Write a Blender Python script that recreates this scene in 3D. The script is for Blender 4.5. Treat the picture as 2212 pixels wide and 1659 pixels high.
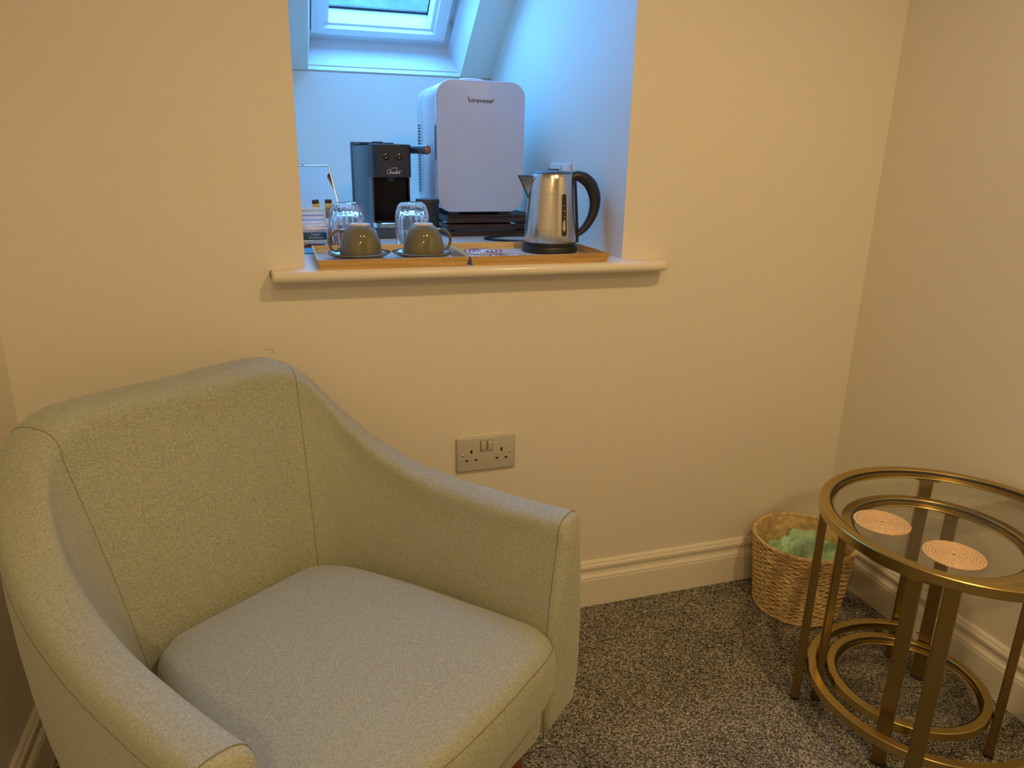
import bpy, bmesh, math, random
from mathutils import Vector, Matrix
random.seed(7)
PI = math.pi
for o in list(bpy.data.objects): bpy.data.objects.remove(o, do_unlink=True)
scn = bpy.context.scene
COL = scn.collection

# ------------------------------------------------------------------ camera
YAW, PITCH, ROLL, FPX = 0.310379, 0.305290, 0.0182998, 1589.9
cam_d = bpy.data.cameras.new('camera'); cam = bpy.data.objects.new('camera', cam_d); COL.objects.link(cam)
cam_d.sensor_width = 36; cam_d.lens = FPX / 2212 * 36; cam_d.clip_start = .01
fw = Vector((math.sin(YAW)*math.cos(PITCH), math.cos(YAW)*math.cos(PITCH), -math.sin(PITCH)))
r0 = Vector((math.cos(YAW), -math.sin(YAW), 0)); u0 = r0.cross(fw)
rr = math.cos(ROLL)*r0 + math.sin(ROLL)*u0; uu = -math.sin(ROLL)*r0 + math.cos(ROLL)*u0
M = Matrix((rr, uu, -fw)).transposed().to_4x4(); M.translation = (-1.48197, -1.58611, 1.16740)
cam.matrix_world = M
scn.camera = cam

# ------------------------------------------------------------------ sky, lamps, exposure
w = bpy.data.worlds.new('sky'); scn.world = w; w.use_nodes = True
bg = w.node_tree.nodes['Background']; bg.inputs[0].default_value = (.095, .40, 1.0, 1); bg.inputs[1].default_value = 22
scn.view_settings.view_transform = 'Standard'; scn.view_settings.look = 'None'
scn.view_settings.gamma = 1; scn.view_settings.use_curve_mapping = False
scn.view_settings.exposure = 0.0
LAMP_COL = (1.0, .68, .31); LAMP_POWER = 41
LAMPS = [(-.66, -1.45, .95), (-1.36, -1.5, .22), (-1.62, -2.9, 1.12)]
CEIL = 2.29

# ------------------------------------------------------------------ materials
def newmat(name):
    m = bpy.data.materials.new(name); m.use_nodes = True
    return m, m.node_tree.nodes, m.node_tree.links, m.node_tree.nodes['Principled BSDF']
def mat(name, col, rough=.5, metal=0, var=0, vscale=30, bump=0, bscale=200, coat=0, spec=.5, stretch=None, emit=0):
    m, N, L, b = newmat(name)
    b.inputs['Base Color'].default_value = (*col, 1); b.inputs['Roughness'].default_value = rough
    b.inputs['Metallic'].default_value = metal; b.inputs['Coat Weight'].default_value = coat
    b.inputs['Specular IOR Level'].default_value = spec
    if emit:
        b.inputs['Emission Color'].default_value = (*col, 1); b.inputs['Emission Strength'].default_value = emit
    tc = N.new('ShaderNodeTexCoord'); src = tc.outputs['Object']
    if stretch:
        mp = N.new('ShaderNodeMapping'); mp.inputs['Scale'].default_value = stretch
        L.new(src, mp.inputs[0]); src = mp.outputs[0]
    n = N.new('ShaderNodeTexNoise'); n.inputs['Scale'].default_value = vscale; n.inputs['Detail'].default_value = 4
    L.new(src, n.inputs['Vector'])
    if var:
        r = N.new('ShaderNodeValToRGB'); r.color_ramp.elements[0].position = .3; r.color_ramp.elements[1].position = .7
        r.color_ramp.elements[0].color = (*[c*(1-var) for c in col], 1); r.color_ramp.elements[1].color = (*[min(1, c*(1+var)) for c in col], 1)
        L.new(n.outputs[0], r.inputs[0]); L.new(r.outputs[0], b.inputs['Base Color'])
    if bump:
        n2 = N.new('ShaderNodeTexNoise'); n2.inputs['Scale'].default_value = bscale; n2.inputs['Detail'].default_value = 3
        L.new(src, n2.inputs['Vector'])
        bp = N.new('ShaderNodeBump'); bp.inputs['Strength'].default_value = bump; bp.inputs['Distance'].default_value = .002
        L.new(n2.outputs[0], bp.inputs['Height']); L.new(bp.outputs[0], b.inputs['Normal'])
    return m
def glassmat(name, tint=(.93, .96, .95), rough=.02, boost=1.0, dew=False, edge=.7):
    m, N, L, b = newmat(name); N.remove(b); out = N['Material Output']
    t = N.new('ShaderNodeBsdfTransparent'); t.inputs[0].default_value = (*tint, 1)
    g = N.new('ShaderNodeBsdfGlossy'); g.inputs['Roughness'].default_value = rough
    f = N.new('ShaderNodeLayerWeight'); f.inputs['Blend'].default_value = .5
    pw = N.new('ShaderNodeMath'); pw.operation = 'POWER'; pw.inputs[1].default_value = 5.0; L.new(f.outputs['Facing'], pw.inputs[0])
    mu = N.new('ShaderNodeMath'); mu.operation = 'MULTIPLY_ADD'; mu.inputs[1].default_value = edge; mu.inputs[2].default_value = .045*boost; mu.use_clamp = True
    L.new(pw.outputs[0], mu.inputs[0])
    mx = N.new('ShaderNodeMixShader'); L.new(mu.outputs[0], mx.inputs[0]); L.new(t.outputs[0], mx.inputs[1]); L.new(g.outputs[0], mx.inputs[2])
    L.new(mx.outputs[0], out.inputs[0])
    if dew:
        tc = N.new('ShaderNodeTexCoord'); n = N.new('ShaderNodeTexNoise'); n.inputs['Scale'].default_value = 26; n.inputs['Detail'].default_value = 9; n.inputs['Roughness'].default_value = .7
        L.new(tc.outputs['Object'], n.inputs['Vector'])
        r = N.new('ShaderNodeValToRGB'); r.color_ramp.elements[0].position = .35; r.color_ramp.elements[1].position = .7
        r.color_ramp.elements[0].color = (.72, .76, .8, 1); r.color_ramp.elements[1].color = (.97, .97, .97, 1)
        L.new(n.outputs[0], r.inputs[0]); L.new(r.outputs[0], t.inputs[0])
        df = N.new('ShaderNodeBsdfTranslucent'); df.inputs[0].default_value = (.8, .85, .9, 1)
        mx2 = N.new('ShaderNodeMixShader'); 
        m2 = N.new('ShaderNodeMath'); m2.operation = 'MULTIPLY'; m2.inputs[1].default_value = .03; L.new(n.outputs[0], m2.inputs[0])
        L.new(m2.outputs[0], mx2.inputs[0]); L.new(mx.outputs[0], mx2.inputs[1]); L.new(df.outputs[0], mx2.inputs[2]); L.new(mx2.outputs[0], out.inputs[0])
    return m
def solidglass(name):
    m, N, L, b = newmat(name); b.inputs['Base Color'].default_value = (.985, .99, .995, 1); b.inputs['Roughness'].default_value = .01; b.inputs['Transmission Weight'].default_value = 1; b.inputs['IOR'].default_value = 1.45
    return m
def woodmat(name, c1, c2, axis='x', scale=18, rough=.45, stretch=14):
    m, N, L, b = newmat(name); b.inputs['Roughness'].default_value = rough
    tc = N.new('ShaderNodeTexCoord'); mp = N.new('ShaderNodeMapping')
    mp.inputs['Scale'].default_value = tuple(1 if a == axis else stretch for a in 'xyz')
    n = N.new('ShaderNodeTexNoise'); n.inputs['Scale'].default_value = scale; n.inputs['Detail'].default_value = 5
    r = N.new('ShaderNodeValToRGB'); r.color_ramp.elements[0].position = .32; r.color_ramp.elements[1].position = .68
    r.color_ramp.elements[0].color = (*c1, 1); r.color_ramp.elements[1].color = (*c2, 1)
    L.new(tc.outputs['Object'], mp.inputs[0]); L.new(mp.outputs[0], n.inputs['Vector']); L.new(n.outputs[0], r.inputs[0]); L.new(r.outputs[0], b.inputs['Base Color'])
    return m
def carpetmat():
    m, N, L, b = newmat('carpet_loop'); b.inputs['Roughness'].default_value = .95; b.inputs['Specular IOR Level'].default_value = .1
    tc = N.new('ShaderNodeTexCoord')
    v = N.new('ShaderNodeTexVoronoi'); v.inputs['Scale'].default_value = 330; L.new(tc.outputs['Object'], v.inputs['Vector'])
    n = N.new('ShaderNodeTexNoise'); n.inputs['Scale'].default_value = 270; n.inputs['Detail'].default_value = 3; L.new(tc.outputs['Object'], n.inputs['Vector'])
    n3 = N.new('ShaderNodeTexNoise'); n3.inputs['Scale'].default_value = 5; n3.inputs['Detail'].default_value = 2; L.new(tc.outputs['Object'], n3.inputs['Vector'])
    sp = N.new('ShaderNodeSeparateColor'); L.new(v.outputs['Color'], sp.inputs[0])
    a = N.new('ShaderNodeMath'); a.operation = 'MULTIPLY_ADD'; a.inputs[1].default_value = .45; L.new(sp.outputs[0], a.inputs[0])
    k = N.new('ShaderNodeMath'); k.operation = 'MULTIPLY'; k.inputs[1].default_value = .62; L.new(n.outputs[0], k.inputs[0]); L.new(k.outputs[0], a.inputs[2])
    a2 = N.new('ShaderNodeMath'); a2.operation = 'MULTIPLY_ADD'; a2.inputs[1].default_value = .22; L.new(n3.outputs[0], a2.inputs[0]); 
    s = N.new('ShaderNodeMath'); s.operation = 'SUBTRACT'; s.inputs[1].default_value = .11; L.new(a.outputs[0], s.inputs[0]); L.new(s.outputs[0], a2.inputs[2])
    r = N.new('ShaderNodeValToRGB'); e = r.color_ramp.elements
    e[0].position = .28; e[0].color = (.030, .030, .034, 1); e[1].position = .8; e[1].color = (.58, .54, .43, 1)
    x = e.new(.45); x.color = (.115, .107, .095, 1); x = e.new(.62); x.color = (.29, .27, .225, 1)
    L.new(a2.outputs[0], r.inputs[0]); L.new(r.outputs[0], b.inputs['Base Color'])
    bp = N.new('ShaderNodeBump'); bp.inputs['Strength'].default_value = .8; bp.inputs['Distance'].default_value = .004
    L.new(a.outputs[0], bp.inputs['Height']); L.new(bp.outputs[0], b.inputs['Normal'])
    return m
def fabricmat(name, c):
    m, N, L, b = newmat(name); b.inputs['Roughness'].default_value = .95; b.inputs['Specular IOR Level'].default_value = .15
    b.inputs['Sheen Weight'].default_value = .25; b.inputs['Sheen Roughness'].default_value = .5
    tc = N.new('ShaderNodeTexCoord'); outs = []
    for st in ((2, 10, 3), (9, 2.2, 9)):
        mp = N.new('ShaderNodeMapping'); mp.inputs['Scale'].default_value = st; mp.inputs['Rotation'].default_value = (.2, .1, .3)
        n = N.new('ShaderNodeTexNoise'); n.inputs['Scale'].default_value = 120; n.inputs['Detail'].default_value = 4; n.inputs['Roughness'].default_value = .7
        L.new(tc.outputs['Object'], mp.inputs[0]); L.new(mp.outputs[0], n.inputs['Vector']); outs.append(n)
    ad = N.new('ShaderNodeMath'); ad.operation = 'ADD'; L.new(outs[0].outputs[0], ad.inputs[0]); L.new(outs[1].outputs[0], ad.inputs[1])
    h = N.new('ShaderNodeMath'); h.operation = 'MULTIPLY'; h.inputs[1].default_value = .5; L.new(ad.outputs[0], h.inputs[0])
    r = N.new('ShaderNodeValToRGB'); e = r.color_ramp.elements
    e[0].position = .36; e[0].color = (*[k*.52 for k in c], 1); e[1].position = .64; e[1].color = (*[min(1, k*1.42) for k in c], 1)
    L.new(h.outputs[0], r.inputs[0]); L.new(r.outputs[0], b.inputs['Base Color'])
    bp = N.new('ShaderNodeBump'); bp.inputs['Strength'].default_value = .25; bp.inputs['Distance'].default_value = .0008
    L.new(h.outputs[0], bp.inputs['Height']); L.new(bp.outputs[0], b.inputs['Normal'])
    return m
PAINT = (.80, .755, .665)
MT = dict(
    paint=mat('wall_paint', PAINT, .55, bump=.05, bscale=60, var=.012, vscale=2.5, spec=.35),
        gloss=mat('gloss_white_paint', (.82, .77, .67), .22, bump=.04, bscale=25, var=.01, vscale=6),
    pvc=mat('white_window_lacquer', (.84, .85, .84), .3, var=.01, vscale=10), gasket=mat('black_gasket', (.012, .012, .014), .4, var=.1),
    carpet=carpetmat(), fabric=fabricmat('sage_weave', (.385, .397, .303)), seam=mat('seam_thread', (.22, .22, .165), .9, var=.25, vscale=400),
    redwood=woodmat('red_brown_beech', (.16, .045, .018), (.26, .08, .032), 'z', 14),
    brass=mat('antique_brass', (.52, .39, .14), .25, 1, var=.08, vscale=4, bump=.02, bscale=300), brassd=mat('brass_leg', (.33, .235, .09), .36, 1, var=.08, vscale=6),
    foot=mat('black_plastic_foot', (.015, .013, .012), .6, var=.2), tglass=glassmat('table_glass', (.99, .995, .992), .015, .35, edge=.4),
    wicker=mat('paper_rope', (.70, .50, .25), .75, var=.3, vscale=70, bump=.5, bscale=300), bag=mat('green_plastic', (.42, .68, .46), .35, var=.05, vscale=12),
    bagink=mat('dark_green_ink', (.05, .11, .08), .5, var=.1),
    rattan=mat('pale_rattan', (.76, .50, .24), .7, var=.2, vscale=260), whiterope=mat('white_cord', (.80, .78, .80), .8, var=.06, vscale=200), browncord=mat('brown_cord', (.20, .10, .09), .8, var=.2, vscale=200),
    bamboo=woodmat('bamboo', (.50, .30, .10), (.70, .47, .19), 'x', 9, .42, 22), bambooy=woodmat('bamboo_end', (.50, .30, .10), (.70, .47, .19), 'y', 9, .42, 22),
    bambf=woodmat('bamboo_floor', (.46, .36, .26), (.60, .50, .385), 'x', 7, .35, 26),
    olive=mat('olive_glaze', (.165, .15, .08), .07, var=.07, vscale=40, coat=.3), rawring=mat('pale_unglazed_rim', (.62, .60, .52), .45, var=.06, vscale=80),
    clear=solidglass('drinking_glass'), black=mat('black_satin', (.014, .0145, .016), .38, var=.1, vscale=50), blackgl=mat('black_gloss', (.006, .0065, .008), .1, var=.1),
    charcoal=mat('charcoal_panel', (.060, .075, .098), .38, var=.06, vscale=30), face=mat('matt_black_face', (.022, .022, .026), .5, var=.06, vscale=60),
    chrome=mat('chrome', (.80, .80, .80), .12, 1, var=.02), copper=mat('copper_cap', (.42, .17, .07), .35, .6, var=.15, vscale=200), print_w=mat('white_print', (.75, .75, .76), .5, var=.02),
    fridgew=mat('fridge_shell', (.80, .80, .83), .18, var=.01, coat=.4), fridged=mat('fridge_glass_door', (.54, .61, .75), .32, var=.01, spec=.35), logo=mat('grey_print', (.05, .055, .06), .5, var=.05),
    slot=mat('dark_slot', (.02, .025, .04), .5, var=.1), greyfoot=mat('grey_rubber', (.10, .10, .13), .5, var=.1),
    darkwood=woodmat('dark_stained_wood', (.016, .007, .005), (.055, .025, .019), 'x', 8, .5, 16), darkwoody=woodmat('dark_stained_wood_y', (.016, .007, .005), (.055, .025, .019), 'y', 8, .5, 16),
    steel=mat('brushed_steel', (.66, .64, .61), .19, 1, var=.05, vscale=8, bump=.05, bscale=60, stretch=(1, 1, 30)), water=mat('gauge_window', (.03, .03, .032), .1, var=.2, vscale=60),
    mirror=mat('silver_mirror', (.86, .88, .90), .015, 1), silver=mat('silver_edge', (.72, .70, .66), .25, 1, var=.03),
    gold=mat('rose_gold_wire', (.78, .55, .38), .25, 1, var=.05), plate=mat('cream_socket_plastic', (.55, .52, .48), .4, var=.01), platew=mat('white_socket_plastic', (.78, .77, .75), .35, var=.01), pin=mat('pin_hole_black', (.004, .004, .004), .6, var=.1),
    scr=mat('nickel_screw', (.6, .58, .52), .3, 1, var=.05), sglass=glassmat('skylight_pane', (.9, .93, .95), .03, 1.0, True), hill=mat('sky_dimming_hill', (.05, .052, .05), .95, var=.45, vscale=.35),
    lampglass=mat('lamp_diffuser', (1, .74, .38), .4, emit=18, var=0), crackl=mat('scuff_mark', (.42, .36, .27), .9, var=.2), crack=mat('crack_line', (.05, .035, .02), .9, var=.2))

# ------------------------------------------------------------------ mesh helpers
def link(name, verts, faces, m, parent=None, smooth=False, loc=None, sharp=None):
    me = bpy.data.meshes.new(name); me.from_pydata([tuple(v) for v in verts], [], faces); me.validate()
    bm = bmesh.new(); bm.from_mesh(me); bmesh.ops.recalc_face_normals(bm, faces=bm.faces)
    bm.to_mesh(me); bm.free()
    me.materials.append(m)
    if smooth:
        me.polygons.foreach_set('use_smooth', [True]*len(me.polygons))
        if sharp: me.set_sharp_from_angle(angle=math.radians(sharp))
    o = bpy.data.objects.new(name, me); COL.objects.link(o)
    if parent: o.parent = parent
    if loc: o.location = loc
    return o
class MB:
    def __init__(s): s.v = []; s.f = []
    def add(s, vs, fs):
        k = len(s.v); s.v += [tuple(v) for v in vs]; s.f += [tuple(i+k for i in f) for f in fs]; return s
    def box(s, x0, x1, y0, y1, z0, z1):
        return s.add([(x, y, z) for x in (x0, x1) for y in (y0, y1) for z in (z0, z1)],
                     [(0, 1, 3, 2), (4, 6, 7, 5), (0, 4, 5, 1), (2, 3, 7, 6), (0, 2, 6, 4), (1, 5, 7, 3)])
    def bbox(s, x0, x1, y0, y1, z0, z1, b=.002, seg=2):
        bm = bmesh.new(); bmesh.ops.create_cube(bm, size=1)
        for v in bm.verts: v.co = ((x0+x1)/2+v.co.x*(x1-x0), (y0+y1)/2+v.co.y*(y1-y0), (z0+z1)/2+v.co.z*(z1-z0))
        bmesh.ops.bevel(bm, geom=bm.edges[:], offset=b, segments=seg, affect='EDGES', profile=.5)
        bm.verts.index_update(); s.add([v.co[:] for v in bm.verts], [[v.index for v in f.verts] for f in bm.faces]); bm.free(); return s
    def grid(s, rows, closeu=False, closev=False, cap0=False, cap1=False):
        n = len(rows); m = len(rows[0]); vs = [p for r in rows for p in r]; fs = []
        for i in range(n if closev else n-1):
            for j in range(m if closeu else m-1):
                a = i*m+j; b = i*m+(j+1) % m; c = ((i+1) % n)*m+(j+1) % m; d = ((i+1) % n)*m+j
                fs.append((a, b, c, d))
        if cap0: fs.append(tuple(range(m))[::-1])
        if cap1: fs.append(tuple((n-1)*m+j for j in range(m)))
        return s.add(vs, fs)
    def lathe(s, prof, n=40, c=(0, 0, 0), cap0=False, cap1=False):
        rows = [[(c[0]+r*math.cos(2*PI*k/n), c[1]+r*math.sin(2*PI*k/n), c[2]+z) for k in range(n)] for r, z in prof]
        return s.grid(rows, closeu=True, cap0=cap0, cap1=cap1)
    def tube(s, pts, r, n=10, closed=False, caps=True, sq=None, up=None):
        P = [Vector(p) for p in pts]; N = len(P); rows = []; prev = None
        for i, p in enumerate(P):
            t = (P[(i+1) % N]-P[i-1]) if closed else (P[min(i+1, N-1)]-P[max(i-1, 0)])
            t.normalize()
            if up is not None: a = Vector(up)
            elif prev is None: a = Vector((0, 0, 1)) if abs(t.z) < .9 else Vector((1, 0, 0))
            else: a = prev
            a = (a-t*a.dot(t)).normalized(); prev = a; b = t.cross(a)
            R = r[i] if isinstance(r, (list, tuple)) else r
            if isinstance(R, tuple): ra, rb = R
            else: ra = rb = R
            rows.append([tuple(p+a*ra*math.cos(2*PI*k/n)+b*rb*math.sin(2*PI*k/n)) for k in range(n)])
        return s.grid(rows, closeu=True, closev=closed, cap0=caps and not closed, cap1=caps and not closed)
    def build(s, name, m, parent=None, smooth=False, loc=None, sharp=None): return link(name, s.v, s.f, m, parent, smooth, loc, sharp)
def empty(name, loc=(0, 0, 0), rz=0):
    o = bpy.data.objects.new(name, None); COL.objects.link(o); o.location = loc; o.rotation_euler = (0, 0, rz); o.empty_display_size = .05
    return o
def tag(o, label, cat, group=None):
    o['label'] = label; o['category'] = cat
    if group: o['group'] = group
    return o
def struct(o, label=None):
    o['kind'] = 'structure'
    if label: o['label'] = label
    return o
def rrect(w, h, r, n=6, cx=0, cz=0):
    pts = []
    for qx, qz, a0 in ((1, 1, 0), (-1, 1, 90), (-1, -1, 180), (1, -1, 270)):
        for k in range(n+1):
            a = math.radians(a0+90*k/n); pts.append((cx+qx*(w/2-r)+r*math.cos(a), cz+qz*(h/2-r)+r*math.sin(a)))
    return pts
def textmesh(name, body, size, m, parent, loc, rot, depth=.0003, sx=1.0, extra=0, shear=0, align='CENTER'):
    cu = bpy.data.curves.new(name, 'FONT'); cu.body = body; cu.size = size; cu.align_x = align; cu.extrude = depth; cu.offset = extra; cu.shear = shear; cu.resolution_u = 3
    t = bpy.data.objects.new('tmp', cu); COL.objects.link(t)
    bpy.context.view_layer.update()
    me = bpy.data.meshes.new_from_object(t.evaluated_get(bpy.context.evaluated_depsgraph_get())); bpy.data.objects.remove(t)
    me.materials.clear(); me.materials.append(m)
    o = bpy.data.objects.new(name, me); COL.objects.link(o); o.parent = parent; o.location = loc; o.rotation_euler = rot; o.scale = (sx, 1, 1)
    return o

# ================================================================== THE SETTING
RXL, RXR = -1.428, -.707          # recess opening
S = .931                          # sill top
KY, KZ = 1.142, 1.417              # knee wall / start of slope
XL, XR, YF = -1.993, .010, -4.2
SU = Vector((0, -.7994, .6008)); SN = Vector((0, .6008, .7994))   # slope up direction, slope normal (outwards)
K0 = Vector((0, KY, KZ))
def sl(x, s, o=0): return tuple(Vector((x, 0, 0))+K0+SU*s+SN*o)
SMAX = KY/.7994
fl = MB().box(XL-.1, XR+.1, YF-.1, .1, -.05, 0).build('floor', MT['carpet']); struct(fl, 'dark grey and beige flecked loop carpet')
b = MB().box(XL-.1, RXL, 0, .1, 0, CEIL+.05).box(RXR, XR+.1, 0, .1, 0, CEIL+.05).box(RXL, RXR, 0, .1, 0, S-.024)
wb = struct(b.build('wall_back', MT['paint']), 'cream painted wall with a deep window recess')
MB().tube([(-1.5215, -.0004, .7635), (-1.514, -.0004, .7605), (-1.5065, -.0004, .7625), (-1.5045, -.0004, .7565), (-1.508, -.0004, .7525)], .0005, 5).build('scuff', MT['crackl'], wb)
struct(MB().box(XR, XR+.1, YF, 0, 0, CEIL).build('wall_right', MT['paint']), 'cream painted wall behind the brass tables')
struct(MB().box(XL-.1, XL, YF, 0, 0, CEIL).build('wall_left', MT['paint']), 'cream painted wall behind the armchair side')
struct(MB().box(XL-.1, XR+.1, YF-.1, YF, 0, CEIL).build('wall_front', MT['paint']))
struct(MB().box(XL-.1, XR+.1, YF-.1, .02, CEIL, CEIL+.06).build('ceiling', MT['paint']))
# recess walls
struct(MB().add([(RXR, .1, S-.03), (RXR, KY+.1, S-.03), (RXR, KY+.1, CEIL+.2), (RXR, .1, CEIL+.2), (RXR+.06, .1, S-.03), (RXR+.06, KY+.1, S-.03), (RXR+.06, KY+.1, CEIL+.2), (RXR+.06, .1, CEIL+.2)],
    [(0, 1, 2, 3), (4, 7, 6, 5), (0, 3, 7, 4), (1, 5, 6, 2), (3, 2, 6, 7), (0, 4, 5, 1)]).build('wall_recess_right', MT['paint']))
struct(MB().box(RXL-.06, RXL, .1, KY+.1, S-.03, CEIL+.2).build('wall_recess_left', MT['paint']))
struct(MB().box(RXL-.06, RXR+.06, KY, KY+.1, S-.03, KZ-.005).build('wall_recess_back', MT['paint']), 'low knee wall at the back of the recess')
# slope with skylight hole and lining
wx0, wx1, ws0, ws1 = -1.338, -.820, .002, 1.20          # hole in the slope plane
ix0, ix1, is0, is1, io = -1.326, -.838, -.021, 1.18, .12  # inner end of lining
cb = MB()
X0, X1 = RXL-.06, RXR+.06
for q in ([(X0, -.01), (wx0, -.01), (wx0, SMAX), (X0, SMAX)], [(wx1, -.01), (X1, -.01), (X1, SMAX), (wx1, SMAX)], [(wx0, -.01), (wx1, -.01), (wx1, ws0), (wx0, ws0)], [(wx0, ws1), (wx1, ws1), (wx1, SMAX), (wx0, SMAX)]):
    cb.add([sl(x, s) for x, s in q]+[sl(x, s, .02) for x, s in q], [(0, 1, 2, 3), (7, 6, 5, 4)])
struct(cb.build('ceiling_recess', MT['paint']), 'sloping ceiling of the recess around the skylight')
lb = MB(); o4 = [(wx0, ws0), (wx1, ws0), (wx1, ws1), (wx0, ws1)]; i4 = [(ix0, is0), (ix1, is0), (ix1, is1), (ix0, is1)]
for k in range(4):
    a, c = o4[k], o4[(k+1) % 4]; d, e = i4[(k+1) % 4], i4[k]
    lb.add([sl(*a), sl(*c), sl(*d, io), sl(*e, io)], [(0, 1, 2, 3)])
struct(lb.build('trim_1', MT['pvc']), 'white lining around the skylight opening')
# skylight window
win = empty('window_1', sl(-1.08, .45, .14)); struct(win, 'white framed roof skylight with a dewy pane')
wl = Vector(win.location)
def wring(name, m, ox0, ox1, os0, os1, ax0, ax1, as0, as1, o0, o1, parent, oi=None):
    # rectangular ring between outer and inner rect, from offset o0 (room side) to o1
    v = []
    O = [(ox0, os0), (ox1, os0), (ox1, os1), (ox0, os1)]; I = [(ax0, as0), (ax1, as0), (ax1, as1), (ax0, as1)]
    for (x, s), off in [(p, o0) for p in O]+[(p, o0) for p in I]+[(p, o1) for p in O]+[(p, oi if oi else o1) for p in I]: v.append(Vector(sl(x, s, off))-wl)
    f = []
    for k in range(4):
        n = (k+1) % 4
        f += [(k, n, 4+n, 4+k), (8+k, 12+k, 12+n, 8+n), (k, 8+k, 8+n, n), (4+k, 4+n, 12+n, 12+k)]
    return link(name, v, f, m, parent)
fr = wring('frame', MT['pvc'], ix0-.05, ix1+.05, is0-.04, is1+.05, ix0, ix1, is0, is1, io, .2, win)
wring('frame_lip', MT['pvc'], ix0-.001, ix1+.001, is0-.001, is1+.001, ix0+.003, ix1-.006, is0+.006, is1-.006, io-.003, .2, win)
wring('frame_step', MT['pvc'], ix0, ix1-.004, is0+.004, is1-.01, ix0+.006, ix1-.024, is0+.045, is1-.03, .150, .2, win)
sash = wring('sash', MT['pvc'], -1.319, -.866, .030, 1.14, -1.278, -.905, .056, 1.095, .125, .2, win)
wring('sash_step', MT['pvc'], -1.300, -.885, .0445, 1.118, -1.277, -.906, .057, 1.096, .1235, .2, win)
wring('glazing_bead', MT['pvc'], -1.279, -.904, .055, 1.096, -1.262, -.918, .064, 1.08, .142, .2, win, oi=.205)
wring('shadow_gap', MT['gasket'], -1.323, -.862, .026, 1.145, -1.319, -.866, .030, 1.14, .142, .2, win)
wring('gasket', MT['gasket'], -1.275, -.905, .055, 1.09, -1.259, -.922, .073, 1.07, .2045, .212, win)
v = [Vector(sl(x, s, .206))-wl for x, s in ((-1.27, .06), (-.91, .06), (-.91, 1.085), (-1.27, 1.085))]
gp = link('pane', v, [(0, 1, 2, 3)], MT['sglass'], win)
bt = MB().lathe([(.0, .004), (.008, .004), (.0105, .002), (.0105, 0)], 20).build('hinge_bolt', MT['pvc'], win, True, sharp=40); bt.location = Vector(sl(ix1-.009, .085, .142))-wl; bt.rotation_euler = (0, -PI/2, 0)
bt2 = MB().lathe([(.0, .0045), (.0055, .0045)], 20).build('bolt_head', MT['silver'], bt, True)
# made-up hill, added to darken the bright sky seen through the pane
hb = MB(); rows = []
for j in range(10):
    row = []
    for i in range(41):
        x = -60+3*i; y = 26+j*4
        z = -9+j*2.9+1.6*math.sin(i*.7+j)+1.1*math.sin(i*1.9+j*2.3)
        row.append((x, y, z))
    rows.append(row)
hb.grid(rows); struct(hb.build('added_hill', MT['hill'], None, True), 'made-up dark hill outside the skylight, added to dim the view through the pane')
# sill board and rounded nosing
sb = MB().box(RXL, RXR, 0, KY, S-.024, S)
prof = [(0, S-.024)]
for k in range(9):
    a = -PI/2-PI*k/8; prof.append((-.043+.012*math.cos(a), S-.012+.012*math.sin(a)))
prof.append((0, S))
xs = [(-1.4965, .55), (-1.4955, .8), (-1.493, .93), (-1.488, 1), (-.628, 1), (-.616, .95), (-.608, .82), (-.6045, .6), (-.604, .4)]
sb.grid([[(x, y*k, S-.012+(z-S+.012)*(.5+.5*k)) for y, z in prof] for x, k in xs], closeu=True, cap0=True, cap1=True)
sill = sb.build('trim_2', MT['gloss'], None, True, sharp=50); struct(sill, 'gloss painted window sill with a rounded front edge')
cp = [(-1.4975, -.002, S-.004), (-1.4985, -.002, S-.010), (-1.4975, -.002, S-.017), (-1.496, -.002, S-.023)]
MB().tube(cp, .0009, 5).build('crack', MT['crack'], sill)
# skirting boards
SK = [(0, 0), (.016, 0), (.016, .078), (.0145, .082), (.0145, .086), (.009, .093), (.0075, .100), (.010, .106), (.012, .112), (.0115, .118), (.008, .122), (.008, .124), (.006, .128), (.003, .131), (0, .131)]
def skirting(name, p0, p1, nx, ny, lab):
    rows = [[(p[0]+nx*d, p[1]+ny*d, z) for d, z in SK] for p in (p0, p1)]
    return struct(MB().grid(rows, closeu=True, cap0=True, cap1=True).build(name, MT['gloss'], None, False), lab)
skirting('baseboard_back', (XL, 0), (XR, 0), 0, -1, 'moulded cream skirting under the window wall')
skirting('baseboard_right', (XR, -.0), (XR, YF), -1, 0, 'moulded cream skirting along the wall by the basket')
skirting('baseboard_left', (XL, 0), (XL, YF), 1, 0, 'moulded cream skirting beside the armchair')

# ------------------------------------------------------------------ ceiling downlights (out of frame, above the viewer)
for k, (lx, ly, lk) in enumerate(LAMPS):
    t = empty('ceiling_downlight', (lx, ly, CEIL)); tag(t, ('round recessed downlight in the ceiling above the carpet before the tables', 'round recessed downlight in the ceiling above the armchair side', 'round recessed downlight in the ceiling farthest from the window')[k], 'downlight', 'ceiling downlights')
    MB().lathe([(.062, -.001), (.062, -.006), (.056, -.010), (.046, -.010), (.044, -.002)], 32).build('trim_ring', MT['pvc'], t, True)
    MB().lathe([(0, -.0045), (.044, -.0045)], 32).build('diffuser', MT['lampglass'], t, True)
    ld = bpy.data.lights.new('downlight_bulb', 'SPOT'); ld.energy = LAMP_POWER*lk; ld.color = LAMP_COL; ld.shadow_soft_size = .045; ld.spot_size = math.radians(168); ld.spot_blend = .6
    lo = bpy.data.objects.new('bulb', ld); COL.objects.link(lo); lo.parent = t; lo.location = (0, 0, -.06)

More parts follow.
